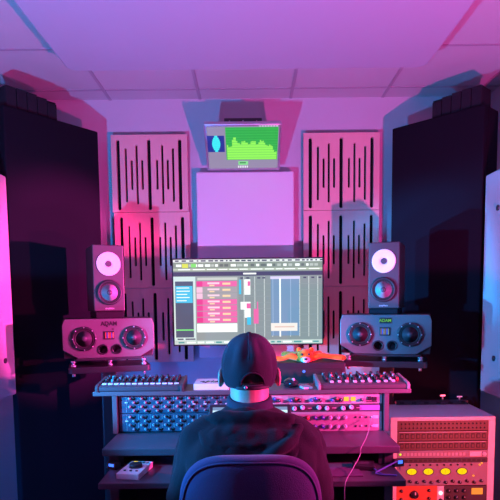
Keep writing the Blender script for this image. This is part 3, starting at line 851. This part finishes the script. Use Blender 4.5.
def runit(name, label, ya, yb, m, xa=None, xb=None, cat='rack unit', group=None):
    return faceplate(name, label, gx0 if xa is None else xa, gx1 if xb is None else xb, ya, yb, RD, m, group, .2, cat)
t, W, H = runit('patch_bay', 'dark patch bay with a fine double row of jacks, topmost in the white cabinet', 420.6, 430.8, PATCH)
jj = MB().cyl((0, -.0012, 0), .0042, .0016, 'y', 10).build('jack', JACK, t, loc=(.02, 0, H * .7))
for r in range(2):
    for i in range(22):
        if r or i: inst(jj, t, (.02 + i * (W - .04) / 21, 0, H * (.7 - .42 * r)))
for k, (ya, yb, nm) in enumerate(((431, 440.8, 'dark patch bay with one square sockets, second from the top in the white cabinet'), (441, 450, 'dark patch bay with one square sockets, third from the top in the white cabinet'))):
    t, W, H = runit('patch_bay', nm, ya, yb, PATCH, group='square socket patch bays')
    jj = MB().box(-.0085, .0085, -.002, 0, -.012, .012, 0).box(-.0055, .0055, -.0026, -.0019, -.008, .006, 1).build('socket', [JACK, PATCH], t, loc=(.022, 0, H * .5))
    for i in range(1, 16): inst(jj, t, (.022 + i * (W - .044) / 15, 0, H * .5))
    MB().box(.01, W - .01, -.0008, 0, H * .86, H * .93).build('label_strip', LGREY, t)
t, W, H = runit('converter_unit', 'silver converter with a white label and a green light, fourth down in the white cabinet', 450.2, 458, FACEP)
hx = MB()
for i in range(17): hx.box(.03 + i * .018, .042 + i * .018, -.001, 0, H * .3, H * .7, 0, Matrix.Translation((0, 0, 0)))
hx.build('grille', LGREY, t)
MB().box(W * .80, W * .93, -.0012, 0, H * .2, H * .8).build('label_plate', WPLA, t)
MB().cyl((W * .955, -.008, H * .5), .010, .008, 'y', 18).build('knob', WPLA, t)
MB().cyl((.016, -.003, H * .5), .005, .003, 'y', 12).build('indicator_light', glow8('led_green', 190, 230, 40, 1.5), t)
t, W, H = runit('vent_panel', 'thin dark vent strip between the converter and the yellow meters', 458.2, 462.4, FACED)
vv = MB().box(-.008, .008, -.0012, 0, -.005, .005).build('vent', JACK, t, loc=(.02, 0, H * .5))
for i in range(1, 18): inst(vv, t, (.02 + i * (W - .04) / 17, 0, H * .5))
t, W, H = runit('meter_compressor', 'pale rack compressor with four glowing yellow oval meters', 462.6, 485.5, FACEP)
me_ = None
u = W / 91.0
for i, c in enumerate((412, 428.7, 445.8, 462.5)):
    x = (c - 397) * u
    f_ = MB().lathe([(1, 0), (.98, -.0028), (.86, -.003), (.84, -.0012), (0, -.0012)], (0, 0, 0), 'y', 28).build('meter', GREY, t, loc=(x, 0, H * .62)); f_.scale = (.0275, 1, .0185)
    d_ = MB().lathe([(.83, -.0016), (0, -.0016)], (0, 0, 0), 'y', 28).build('dial_face', glow8('vu_yellow', 255, 196, 15, 1.25), f_)
    MB().box(-.015, .015, -.0024, -.0017, -.55, .45).build('needle', BLK, f_)
kn = knob(t, .0075, .013, KNOBD); kn.location = (.03, 0, H * .17)
for i in range(1, 12):
    inst(kn, t, (.03 + i * (W - .06) / 11, 0, H * .17 + (.004 if i % 2 else -.002)))
tg = MB().cyl((0, -.005, 0), .0042, .005, 'y', 10).build('toggle', BLK, t, loc=(.03, 0, H * .91))
for i in range(1, 11): inst(tg, t, (.03 + i * .033, 0, H * .91))
lo = MB().cyl((0, -.003, 0), .004, .003, 'y', 10).build('indicator_light', glow8('led_orange', 255, 150, 40, 1.6), t, loc=((480 - 397) * u, 0, H * .90))
inst(lo, t, ((474 - 397) * u, 0, H * .42)); inst(lo, t, ((482 - 397) * u, 0, H * .97))
xs1, xs2 = gx0 + 41 * u, gx0 + 48 * u
t, W, H = runit('orange_module', 'orange studio module with one big black knob under the yellow meters', 485.8, 508, mat('orange_panel', (.75, .16, .06), .5), gx0, xs1 - .0005, 'rack module')
o = knob(t, .019, .018, KNOBD); o.location = (W * .44, 0, H * .62)
kn = knob(t, .007, .012, KNOBD); kn.location = (W * .12, 0, H * .78)
for x, z in ((.12, .4), (.8, .8), (.8, .45), (.12, .1), (.8, .1)): inst(kn, t, (W * x, 0, H * z))
t, W, H = runit('white_module', 'narrow white module with a bright light between the orange and dark modules', 485.8, 508, WPLA, xs1, xs2 - .0005, 'rack module')
MB().cyl((W * .5, -.004, H * .68), .009, .004, 'y', 16).build('indicator_light', glow8('led_white', 235, 240, 255, 1.4), t)
MB().cyl((W * .5, -.01, H * .35), .010, .01, 'y', 16).build('knob', KNOBD, t)
t, W, H = runit('dark_module', 'dark studio module with an orange lit meter under the yellow meters', 485.8, 508, FACED, xs2, gx1, 'rack module')
MB().box(W * .64, W * .9, -.002, 0, H * .62, H * .9).build('meter', glow8('meter_orange', 255, 140, 50, 1.1), t)
kn = knob(t, .009, .014, KNOBD); kn.location = (W * .1, 0, H * .8)
for x in (.1, .28, .46):
    for z in (.8, .5, .2):
        if (x, z) != (.1, .8): inst(kn, t, (W * x, 0, H * z))

# bits on the cabinet top
bz = cz
p = at(430, 400, 2.86)
t = thing('power_strip', 'dark power strip lying along the back of the white cabinet top', 'power strip', (at(396, 402, 2.855).x, 2.85, cz))
wl = at(468, 402, 2.855).x - t.location.x
MB().box(0, wl, 0, .03, 0, .022).build('housing', FACED, t, .003)
so = MB().box(-.012, .012, -.0012, 0, .005, .017).build('socket', JACK, t, loc=(.03, 0, 0))
for i in range(1, 6): inst(so, t, (.03 + i * (wl - .06) / 5, 0, 0))
for (pxx, hh, lab) in ((443, .03, 'small T-shaped metal fitting standing on the power strip'), (460, .022, 'small white connector standing on the power strip near its end')):
    q = at(pxx, 402, 2.855)
    t = thing('metal_fitting' if pxx == 443 else 'white_connector', lab, 'connector', (q.x, 2.862, cz + .0225))
    MB().cyl((0, 0, 0), .004, hh * .7, 'z', 10).build('pin', SILV, t)
    MB().box(-.014, .014, -.004, .004, hh * .7, hh).build('cap', WPLA if pxx == 460 else SILV, t, .001)

# ------------------------------------------------------------------ the engineer
def remesh(mb, name, m, parent, vox, smooth_it=6, sub=0):
    me = mb.mesh(name + '_src', [m])
    o = bpy.data.objects.new(name + '_src', me); COL.objects.link(o)
    r_ = o.modifiers.new('r', 'REMESH'); r_.mode = 'VOXEL'; r_.voxel_size = vox; r_.use_smooth_shade = True
    s_ = o.modifiers.new('s', 'SMOOTH'); s_.iterations = smooth_it; s_.factor = .5
    dg = bpy.context.evaluated_depsgraph_get()
    new = bpy.data.meshes.new_from_object(o.evaluated_get(dg)); new.name = name
    bpy.data.objects.remove(o)
    for p in new.polygons: p.use_smooth = True
    q = bpy.data.objects.new(name, new); COL.objects.link(q)
    if parent: q.parent = parent
    return q
def loft(mb, secs, n=32, e=2.3):
    """closed stack of superellipse sections: (centre x, y, z, half width, half depth)"""
    vs, fs = [], []
    for (cx, cy, cz_, a_, b_) in secs:
        for k in range(n):
            t_ = 2 * math.pi * k / n; c, s_ = math.cos(t_), math.sin(t_)
            vs.append((cx + a_ * math.copysign(abs(c) ** (2 / e), c), cy + b_ * math.copysign(abs(s_) ** (2 / e), s_), cz_))
    for i in range(len(secs) - 1):
        for k in range(n):
            k2 = (k + 1) % n
            fs.append((i * n + k, i * n + k2, (i + 1) * n + k2, (i + 1) * n + k))
    fs.append(list(range(n))[::-1]); fs.append([(len(secs) - 1) * n + k for k in range(n)])
    mb.add(vs, fs, 0, True)

PX = -.003
person = thing('person', 'person in a dark hoodie and baseball cap seated at the desk, seen from behind', 'person', (PX, 1.66, 0))
OY = -1.66
def Y(y): return y + OY
def torso(mb, g):
    loft(mb, [(0, Y(1.70), .40 - g * .3, .165 + g, .12 + g), (0, Y(1.69), .47, .18 + g, .13 + g), (0, Y(1.675), .58, .165 + g, .12 + g), (0, Y(1.67), .70, .17 + g, .115 + g),
              (0, Y(1.675), .80, .185 + g, .115 + g), (0, Y(1.69), .87, .195 + g, .105 + g), (0, Y(1.705), .912 + g * .6, .165 + g, .085 + g),
              (0, Y(1.72), .945 + g * .8, .10 + g, .068 + g * .8), (0, Y(1.73), .972 + g * .8, .062 + g * .6, .055 + g * .6)])
SHO, ELB, WRI = (.155, 1.695, .872), (.212, 1.70, .70), (.222, 1.945, wt + .05)
def arm(mb, s, g, to_wrist=1.0, hand=False):
    a_, b_, c_ = [Vector((s * p[0], Y(p[1]), p[2])) for p in (SHO, ELB, WRI)]
    mid = a_.lerp(b_, .5)
    c2 = b_.lerp(c_, to_wrist)
    mb.limb([Vector((s * .13, Y(1.70), .895)), a_, mid, b_], [.055 + g, .060 + g, .052 + g, .043 + g], 20)
    mb.limb([b_, b_.lerp(c2, .35), c2], [.043 + g, .041 + g, .028 + g], 20)
    if hand:
        d = Vector((s * .02, 1, -.05)).normalized(); sd = Vector((1, .1 * s, 0)).normalized()
        pc = c_ + d * .05 + Vector((0, 0, -.012))
        mb.tube([c_, c_ + d * .03 + Vector((0, 0, -.006)), c_ + d * .085 + Vector((0, 0, -.014))], [(.027, .02), (.038, .016), (.040, .013)], 14)
        for i, L in enumerate((.068, .078, .072, .056)):
            o_ = c_ + d * .082 + sd * s * (-.030 + .020 * i) + Vector((0, 0, -.014))
            f1 = o_ + d * L * .5 + Vector((0, 0, .003)); f2 = f1 + d * L * .32 + Vector((0, 0, -.010)); f3 = f2 + d * L * .2 + Vector((0, 0, -.012))
            mb.limb([o_, f1, f2, f3], [.0088, .0084, .0076, .0068], 10)
        o_ = c_ + d * .03 - sd * s * .026 + Vector((0, 0, -.012))
        mb.limb([o_, o_ - sd * s * .026 + d * .026, o_ - sd * s * .032 + d * .052 + Vector((0, 0, -.008))], [.012, .010, .008], 10)
def legs(mb, g):
    for s in (-1, 1):
        h_, k_, an = Vector((s * .09, Y(1.70), .475)), Vector((s * .145, Y(2.09), .485)), Vector((s * .15, Y(2.07), .10))
        mb.limb([h_, h_.lerp(k_, .5), k_], [.085 + g, .075 + g, .058 + g], 20)
        mb.limb([k_, k_.lerp(an, .35), an], [.056 + g, .054 + g, .036 + g], 20)
HX, HYc, HZ = 0.0, 1.775, 1.105
body = MB()
torso(body, 0)
for s in (-1, 1): arm(body, s, 0, 1, True)
legs(body, 0)
for s in (-1, 1): body.limb([(s * .15, Y(2.06), .06), (s * .155, Y(2.14), .045), (s * .16, Y(2.22), .035)], [.04, .036, .028], 14)
body.limb([(0, Y(1.725), .93), (0, Y(1.745), .99), (0, Y(1.765), 1.06)], [.068, .063, .064], 24)
body.ball((0, Y(HYc), 1.114), (.076, .095, .091), 32, 20)
body.ball((0, Y(HYc + .03), 1.055), (.062, .072, .072), 28, 16)
body.ball((0, Y(HYc + .06), 1.01), (.032, .03, .022))            # chin
body.ball((0, Y(HYc + .075), 1.10), (.052, .022, .02))           # brow
body.limb([(0, Y(HYc + .094), 1.092), (0, Y(HYc + .112), 1.062)], [.009, .013], 12)
body.ball((0, Y(HYc + .092), 1.032), (.022, .010, .007)); body.ball((0, Y(HYc + .090), 1.022), (.019, .010, .006))
for s in (-1, 1):                                                  # ears
    M = Matrix.Translation((s * .088, Y(HYc - .006), 1.076)) @ Euler((R(-8), 0, R(s * 28))).to_matrix().to_4x4()
    body.ball((s * .004, 0, 0), (.0075, .018, .033), 20, 14, 0, M)
    body.tube([M @ Vector((s * .008 , -.016 * math.cos(R(q)), .030 * math.sin(R(q)))) for q in range(-80, 101, 20)], .0036, 8)
bd_ = remesh(body, 'body', SKIN, person, .0048, 3)
for s in (-1, 1):
    e = MB().ball((s * .030, Y(HYc + .083), 1.083), .0115, 16, 10).build('eye', WPLA, person)
    MB().ball((s * .030, Y(HYc + .0935), 1.083), (.0055, .002, .0055), 12, 8).build('iris', BLK, e)
# close-cropped hair at the nape
hr = MB().ball((0, Y(HYc - .003), 1.105), (.0765, .095, .088), 36, 22)
ho = hr.build('hair', HAIR, person)
bm = bmesh.new(); bm.from_mesh(ho.data)
bmesh.ops.delete(bm, geom=[f for f in bm.faces if f.calc_center_median().z < 1.068 + max(0, f.calc_center_median().y - Y(HYc)) * .5 or f.calc_center_median().y > Y(HYc + .05)], context='FACES')
bm.to_mesh(ho.data); bm.free()

# hoodie
hd = MB(); torso(hd, .021)
for s in (-1, 1): arm(hd, s, .017, .93)
hd.tube([(0, Y(1.715), .935), (0, Y(1.73), .965)], [(.125, .095), (.085, .078)], 28)
hoodie = remesh(hd, 'hoodie', HOOD, person, .0065, 6)
def fold_mod(o, strength, size, tname):
    tx = bpy.data.textures.new(tname, 'CLOUDS'); tx.noise_scale = size; tx.noise_depth = 1
    d_ = o.modifiers.new('folds', 'DISPLACE'); d_.texture = tx; d_.strength = strength; d_.mid_level = .5; d_.texture_coords = 'LOCAL'
fold_mod(hoodie, .024, .10, 'cloth_fold')
# hood lying on the back: a soft pouch with a rolled edge and diagonal folds
hb_ = MB()
loft(hb_, [(.0, Y(1.625), .80, .06, .012), (.0, Y(1.610), .825, .115, .026), (.0, Y(1.607), .86, .140, .036), (0, Y(1.618), .90, .150, .045), (0, Y(1.645), .935, .135, .050), (0, Y(1.672), .96, .105, .040), (0, Y(1.69), .975, .08, .03)], 36, 2.2)
hb_.limb(smooth_path([(-.13, Y(1.76), .925), (-.135, Y(1.70), .945), (-.10, Y(1.655), .962), (0, Y(1.64), .968), (.10, Y(1.655), .962), (.135, Y(1.70), .945), (.13, Y(1.76), .925)], 5), [.022] * 31, 12)
hb_.limb(smooth_path([(.155, Y(1.65), .935), (.115, Y(1.582), .900), (.04, Y(1.562), .862), (-.03, Y(1.568), .842)], 5), [.017] * 16, 10)
hb_.limb(smooth_path([(.165, Y(1.665), .905), (.145, Y(1.60), .875), (.08, Y(1.575), .835), (.0, Y(1.583), .812)], 5), [.012] * 16, 10)
hb_.limb(smooth_path([(-.155, Y(1.65), .925), (-.12, Y(1.595), .885), (-.05, Y(1.580), .835)], 5), [.013] * 11, 10)
hood = remesh(hb_, 'hood', HOOD, person, .006, 5)
fold_mod(hood, .020, .07, 'hood_fold')
# knitted collar round the neck
def ring(z, cy, a_, b_, n=40): return [(a_ * math.cos(2 * math.pi * k / n), Y(cy) + b_ * math.sin(2 * math.pi * k / n), z + .010 * math.sin(2 * math.pi * k / n)) for k in range(n)]
cl = MB()
for i, (z, cy, a_, b_) in enumerate(((.958, 1.732, .070, .072), (.973, 1.735, .068, .070), (.987, 1.738, .0665, .068), (.998, 1.741, .0655, .066), (1.007, 1.744, .0650, .0645))):
    cl.tube(ring(z, cy, a_, b_), .0105, 10, closed=True)
remesh(cl, 'neck_collar', COLL, person, .004, 3)
tr_ = MB()
loft(tr_, [(0, Y(1.70), .39, .17, .125), (0, Y(1.69), .47, .187, .137), (0, Y(1.68), .55, .176, .131)])
legs(tr_, .010)
remesh(tr_, 'trousers', JEAN, person, .008, 4)
for s in (-1, 1):
    m = MB(); m.limb([(s * .15, Y(2.05), .062), (s * .155, Y(2.14), .052), (s * .16, Y(2.235), .042)], [.05, .047, .040], 16)
    m.box(s * .155 - .045, s * .155 + .045, Y(2.01), Y(2.27), .002, .03)
    remesh(m, 'shoe', SHOE, person, .006, 5)

# baseball cap with back opening
cp = thing
cz0, ca, cb, ch = 1.052, .0895, .109, .167
CC, CRZ, P0 = 1.112, .106, R(-34)
mb = MB(); NU, NV = 72, 30
def cap_pt(u, v):
    th_ = 2 * math.pi * u / NU; ph = P0 + (math.pi / 2 - P0) * v / NV
    rr_ = math.cos(ph) ** .86 if v < NV else 0.0
    z = CC + CRZ * math.sin(ph)
    x, y = ca * rr_ * math.cos(th_), cb * rr_ * math.sin(th_)
    # soft dents in the cloth
    g_ = lambda t0, w1, p0_, w2: math.exp(-((th_ - t0) / w1) ** 2 - ((ph - p0_) / w2) ** 2)
    dn = 1.0 * (.010 * g_(3.95, .20, .45, .40) + .009 * g_(5.2, .17, .75, .3) + .007 * g_(4.62, .10, .75, .38) + .006 * g_(5.75, .15, .2, .3) - .005 * g_(4.3, .14, .6, .4) - .005 * g_(4.95, .12, .55, .35))
    k = 1 - dn / .09
    return (x * k, Y(HYc) + y * k, z + y * .04)
def wall_y(x, z, out=.003):
    q = max(-.55, min(.98, (z - CC) / CRZ)); r_ = math.cos(math.asin(q)) ** .86
    return Y(HYc) - cb * r_ * math.sqrt(max(0, 1 - (x / (ca * r_)) ** 2)) - out
vs = [cap_pt(u, v) for v in range(NV + 1) for u in range(NU)]
fs = []
for v in range(NV):
    for u in range(NU):
        u2 = (u + 1) % NU
        c = Vector(cap_pt(u + .5, v + .5))
        ax = c.x - .010; hz_ = c.z - (cz0 - .007)
        if c.y < Y(HYc) and (ax / .036) ** 2 + (max(c.z - 1.068, 0) / .036) ** 2 < 1 and c.z > 1.062: continue
        fs.append((v * NU + u, v * NU + u2, (v + 1) * NU + u2, (v + 1) * NU + u))
mb.add(vs, fs, 0, True)
crown = mb.build('cap', CAPM, person)
sd_ = crown.modifiers.new('thick', 'SOLIDIFY'); sd_.thickness = .003; sd_.offset = 1
sb_ = crown.modifiers.new('sub', 'SUBSURF'); sb_.levels = 1; sb_.render_levels = 1
sm_ = MB()
for k in range(6):
    u = NU * (k / 6 + 1 / 12)
    v0_ = 13 if k == 4 else 0
    pts = [Vector(cap_pt(u, v)) * 1.0 for v in range(v0_, NV)]
    ctr = Vector((0, Y(HYc), 1.1))
    sm_.tube([p + (p - ctr).normalized() * .0025 for p in pts], .0014, 6)
sm_.build('seam', CAPM, crown)
MB().ball((0, Y(HYc), CC + CRZ + .003), (.009, .009, .005), 14, 8).build('button', CAPM, crown)
# arch edge binding and strap
arc = []
for k in range(0, 13):
    t_ = math.pi * k / 12
    x = .010 + .037 * math.cos(t_); z = 1.066 + .038 * math.sin(t_)
    arc.append((x, wall_y(x, z, .003), z))
MB().tube(arc, .003, 8).build('binding', CAPM, crown)
st = MB()
pts = []
for k in range(-6, 7):
    x = .010 + k * .0085; pts.append((x, wall_y(x, 1.056, .004), 1.056))
st.tube(pts, [(.0022, .009)] * 13, 10); st.build('strap', mat('strap_leather', (.03, .028, .035), .6), crown)
MB().ball((-.012, wall_y(-.012, 1.056, .006), 1.056), (.006, .003, .006), 12, 8).build('snap_button', SILV, crown)
# brim at the front
br = []
for k in range(13):
    t_ = R(20 + 140 * k / 12)
    br.append((ca * 1.0 * math.cos(t_), Y(HYc) + cb * math.sin(t_) * .99))
outer = [(ca * 1.02 * math.cos(R(20 + 140 * k / 12)), Y(HYc) + cb * math.sin(R(20 + 140 * k / 12)) + .075 * math.sin(math.pi * k / 12) ** .6) for k in range(12, -1, -1)]
MB().prism(br + outer, cz0 + .004, cz0 + .008, 'z').build('brim', CAPM, crown, .001)

# ------------------------------------------------------------------ chair
CYB = 1.50
ctop = at(249.5, 458, CYB - .03).z
chair = thing('office_chair', 'dark fabric office chair with rounded backrest in the foreground', 'chair', (-.003, CYB, 0))
hwid = .211; bz0 = ctop - .43
def outl(n=72):
    out = []
    cxz = (ctop + bz0) / 2; hz_ = (ctop - bz0) / 2
    for k in range(n):
        t_ = 2 * math.pi * k / n; c, s_ = math.cos(t_), math.sin(t_)
        e = 3.6
        out.append((hwid * math.copysign(abs(c) ** (2 / e), c), cxz + hz_ * math.copysign(abs(s_) ** (2 / (e * .86)), s_)))
    return out
ol = outl(); cxz = (ctop + bz0) / 2
def padmesh(rings):
    vs, fs = [], []; n = len(ol)
    for sc_, yo in rings:
        for x, z in ol:
            X, Z = x * sc_, cxz + (z - cxz) * sc_
            vs.append((X, yo + 1.1 * X * X, Z))
    for i in range(len(rings) - 1):
        for k in range(n):
            k2 = (k + 1) % n; fs.append((i * n + k, i * n + k2, (i + 1) * n + k2, (i + 1) * n + k))
    fs.append(list(range(n))); fs.append([(len(rings) - 1) * n + k for k in range(n)][::-1])
    return vs, fs
vs, fs = padmesh([(.02, -.050), (.3, -.050), (.6, -.049), (.82, -.045), (.90, -.040), (.93, -.036), (.965, -.036), (.99, -.026), (1.0, -.010), (.99, .008), (.95, .022), (.86, .030), (.6, .034), (.3, .034), (.02, .034)])
MB().add(vs, fs, 0, True).build('backrest', CHAIR, chair)
pv, _ = padmesh([(.935, -.0375)])
MB().tube(pv, .0035, 8, closed=True).build('piping', CHAIR, chair)
MB().prism(rrect(-.235, .235, .02, .46, .09), .325, .385, 'z').build('seat', CHAIR, chair, .022, segs=4)
MB().tube(smooth_path([(0, .20, .30), (0, .02, .30), (0, -.075, .36), (0, -.078, .50), (0, -.062, .62)], 5), [(.035, .012)] * 21, 12).build('back_bar', BLKM, chair)
MB().lathe([(.028, .08), (.028, .22), (.018, .222), (.018, .31)], (0, .24, 0), 'z', 20).build('gas_lift', BLKM, chair)
MB().box(-.1, .1, .12, .36, .296, .326).build('seat_plate', BLKM, chair, .004)
lg = MB().tube([(0, 0, .095), (.16, 0, .085), (.29, 0, .07)], [(.022, .020), (.020, .016), (.016, .012)], 12).build('leg', BLK, chair, loc=(0, .24, 0))
cs = MB().cyl((-.012, 0, 0), .026, .024, 'x', 18).cyl((0, 0, .0), .008, .045, 'z', 10).build('caster', RUB, chair, loc=(0, 0, .0265))
for k in range(5):
    an = R(90 + 72 * k)
    if k == 0: lg.rotation_euler = (0, 0, an)
    else: inst(lg, chair, (0, .24, 0), rot=(0, 0, an))
    q = (.28 * math.cos(an), .24 + .28 * math.sin(an), .0265)
    if k == 0: cs.location = q
    else: inst(cs, chair, q, rot=(0, 0, an))
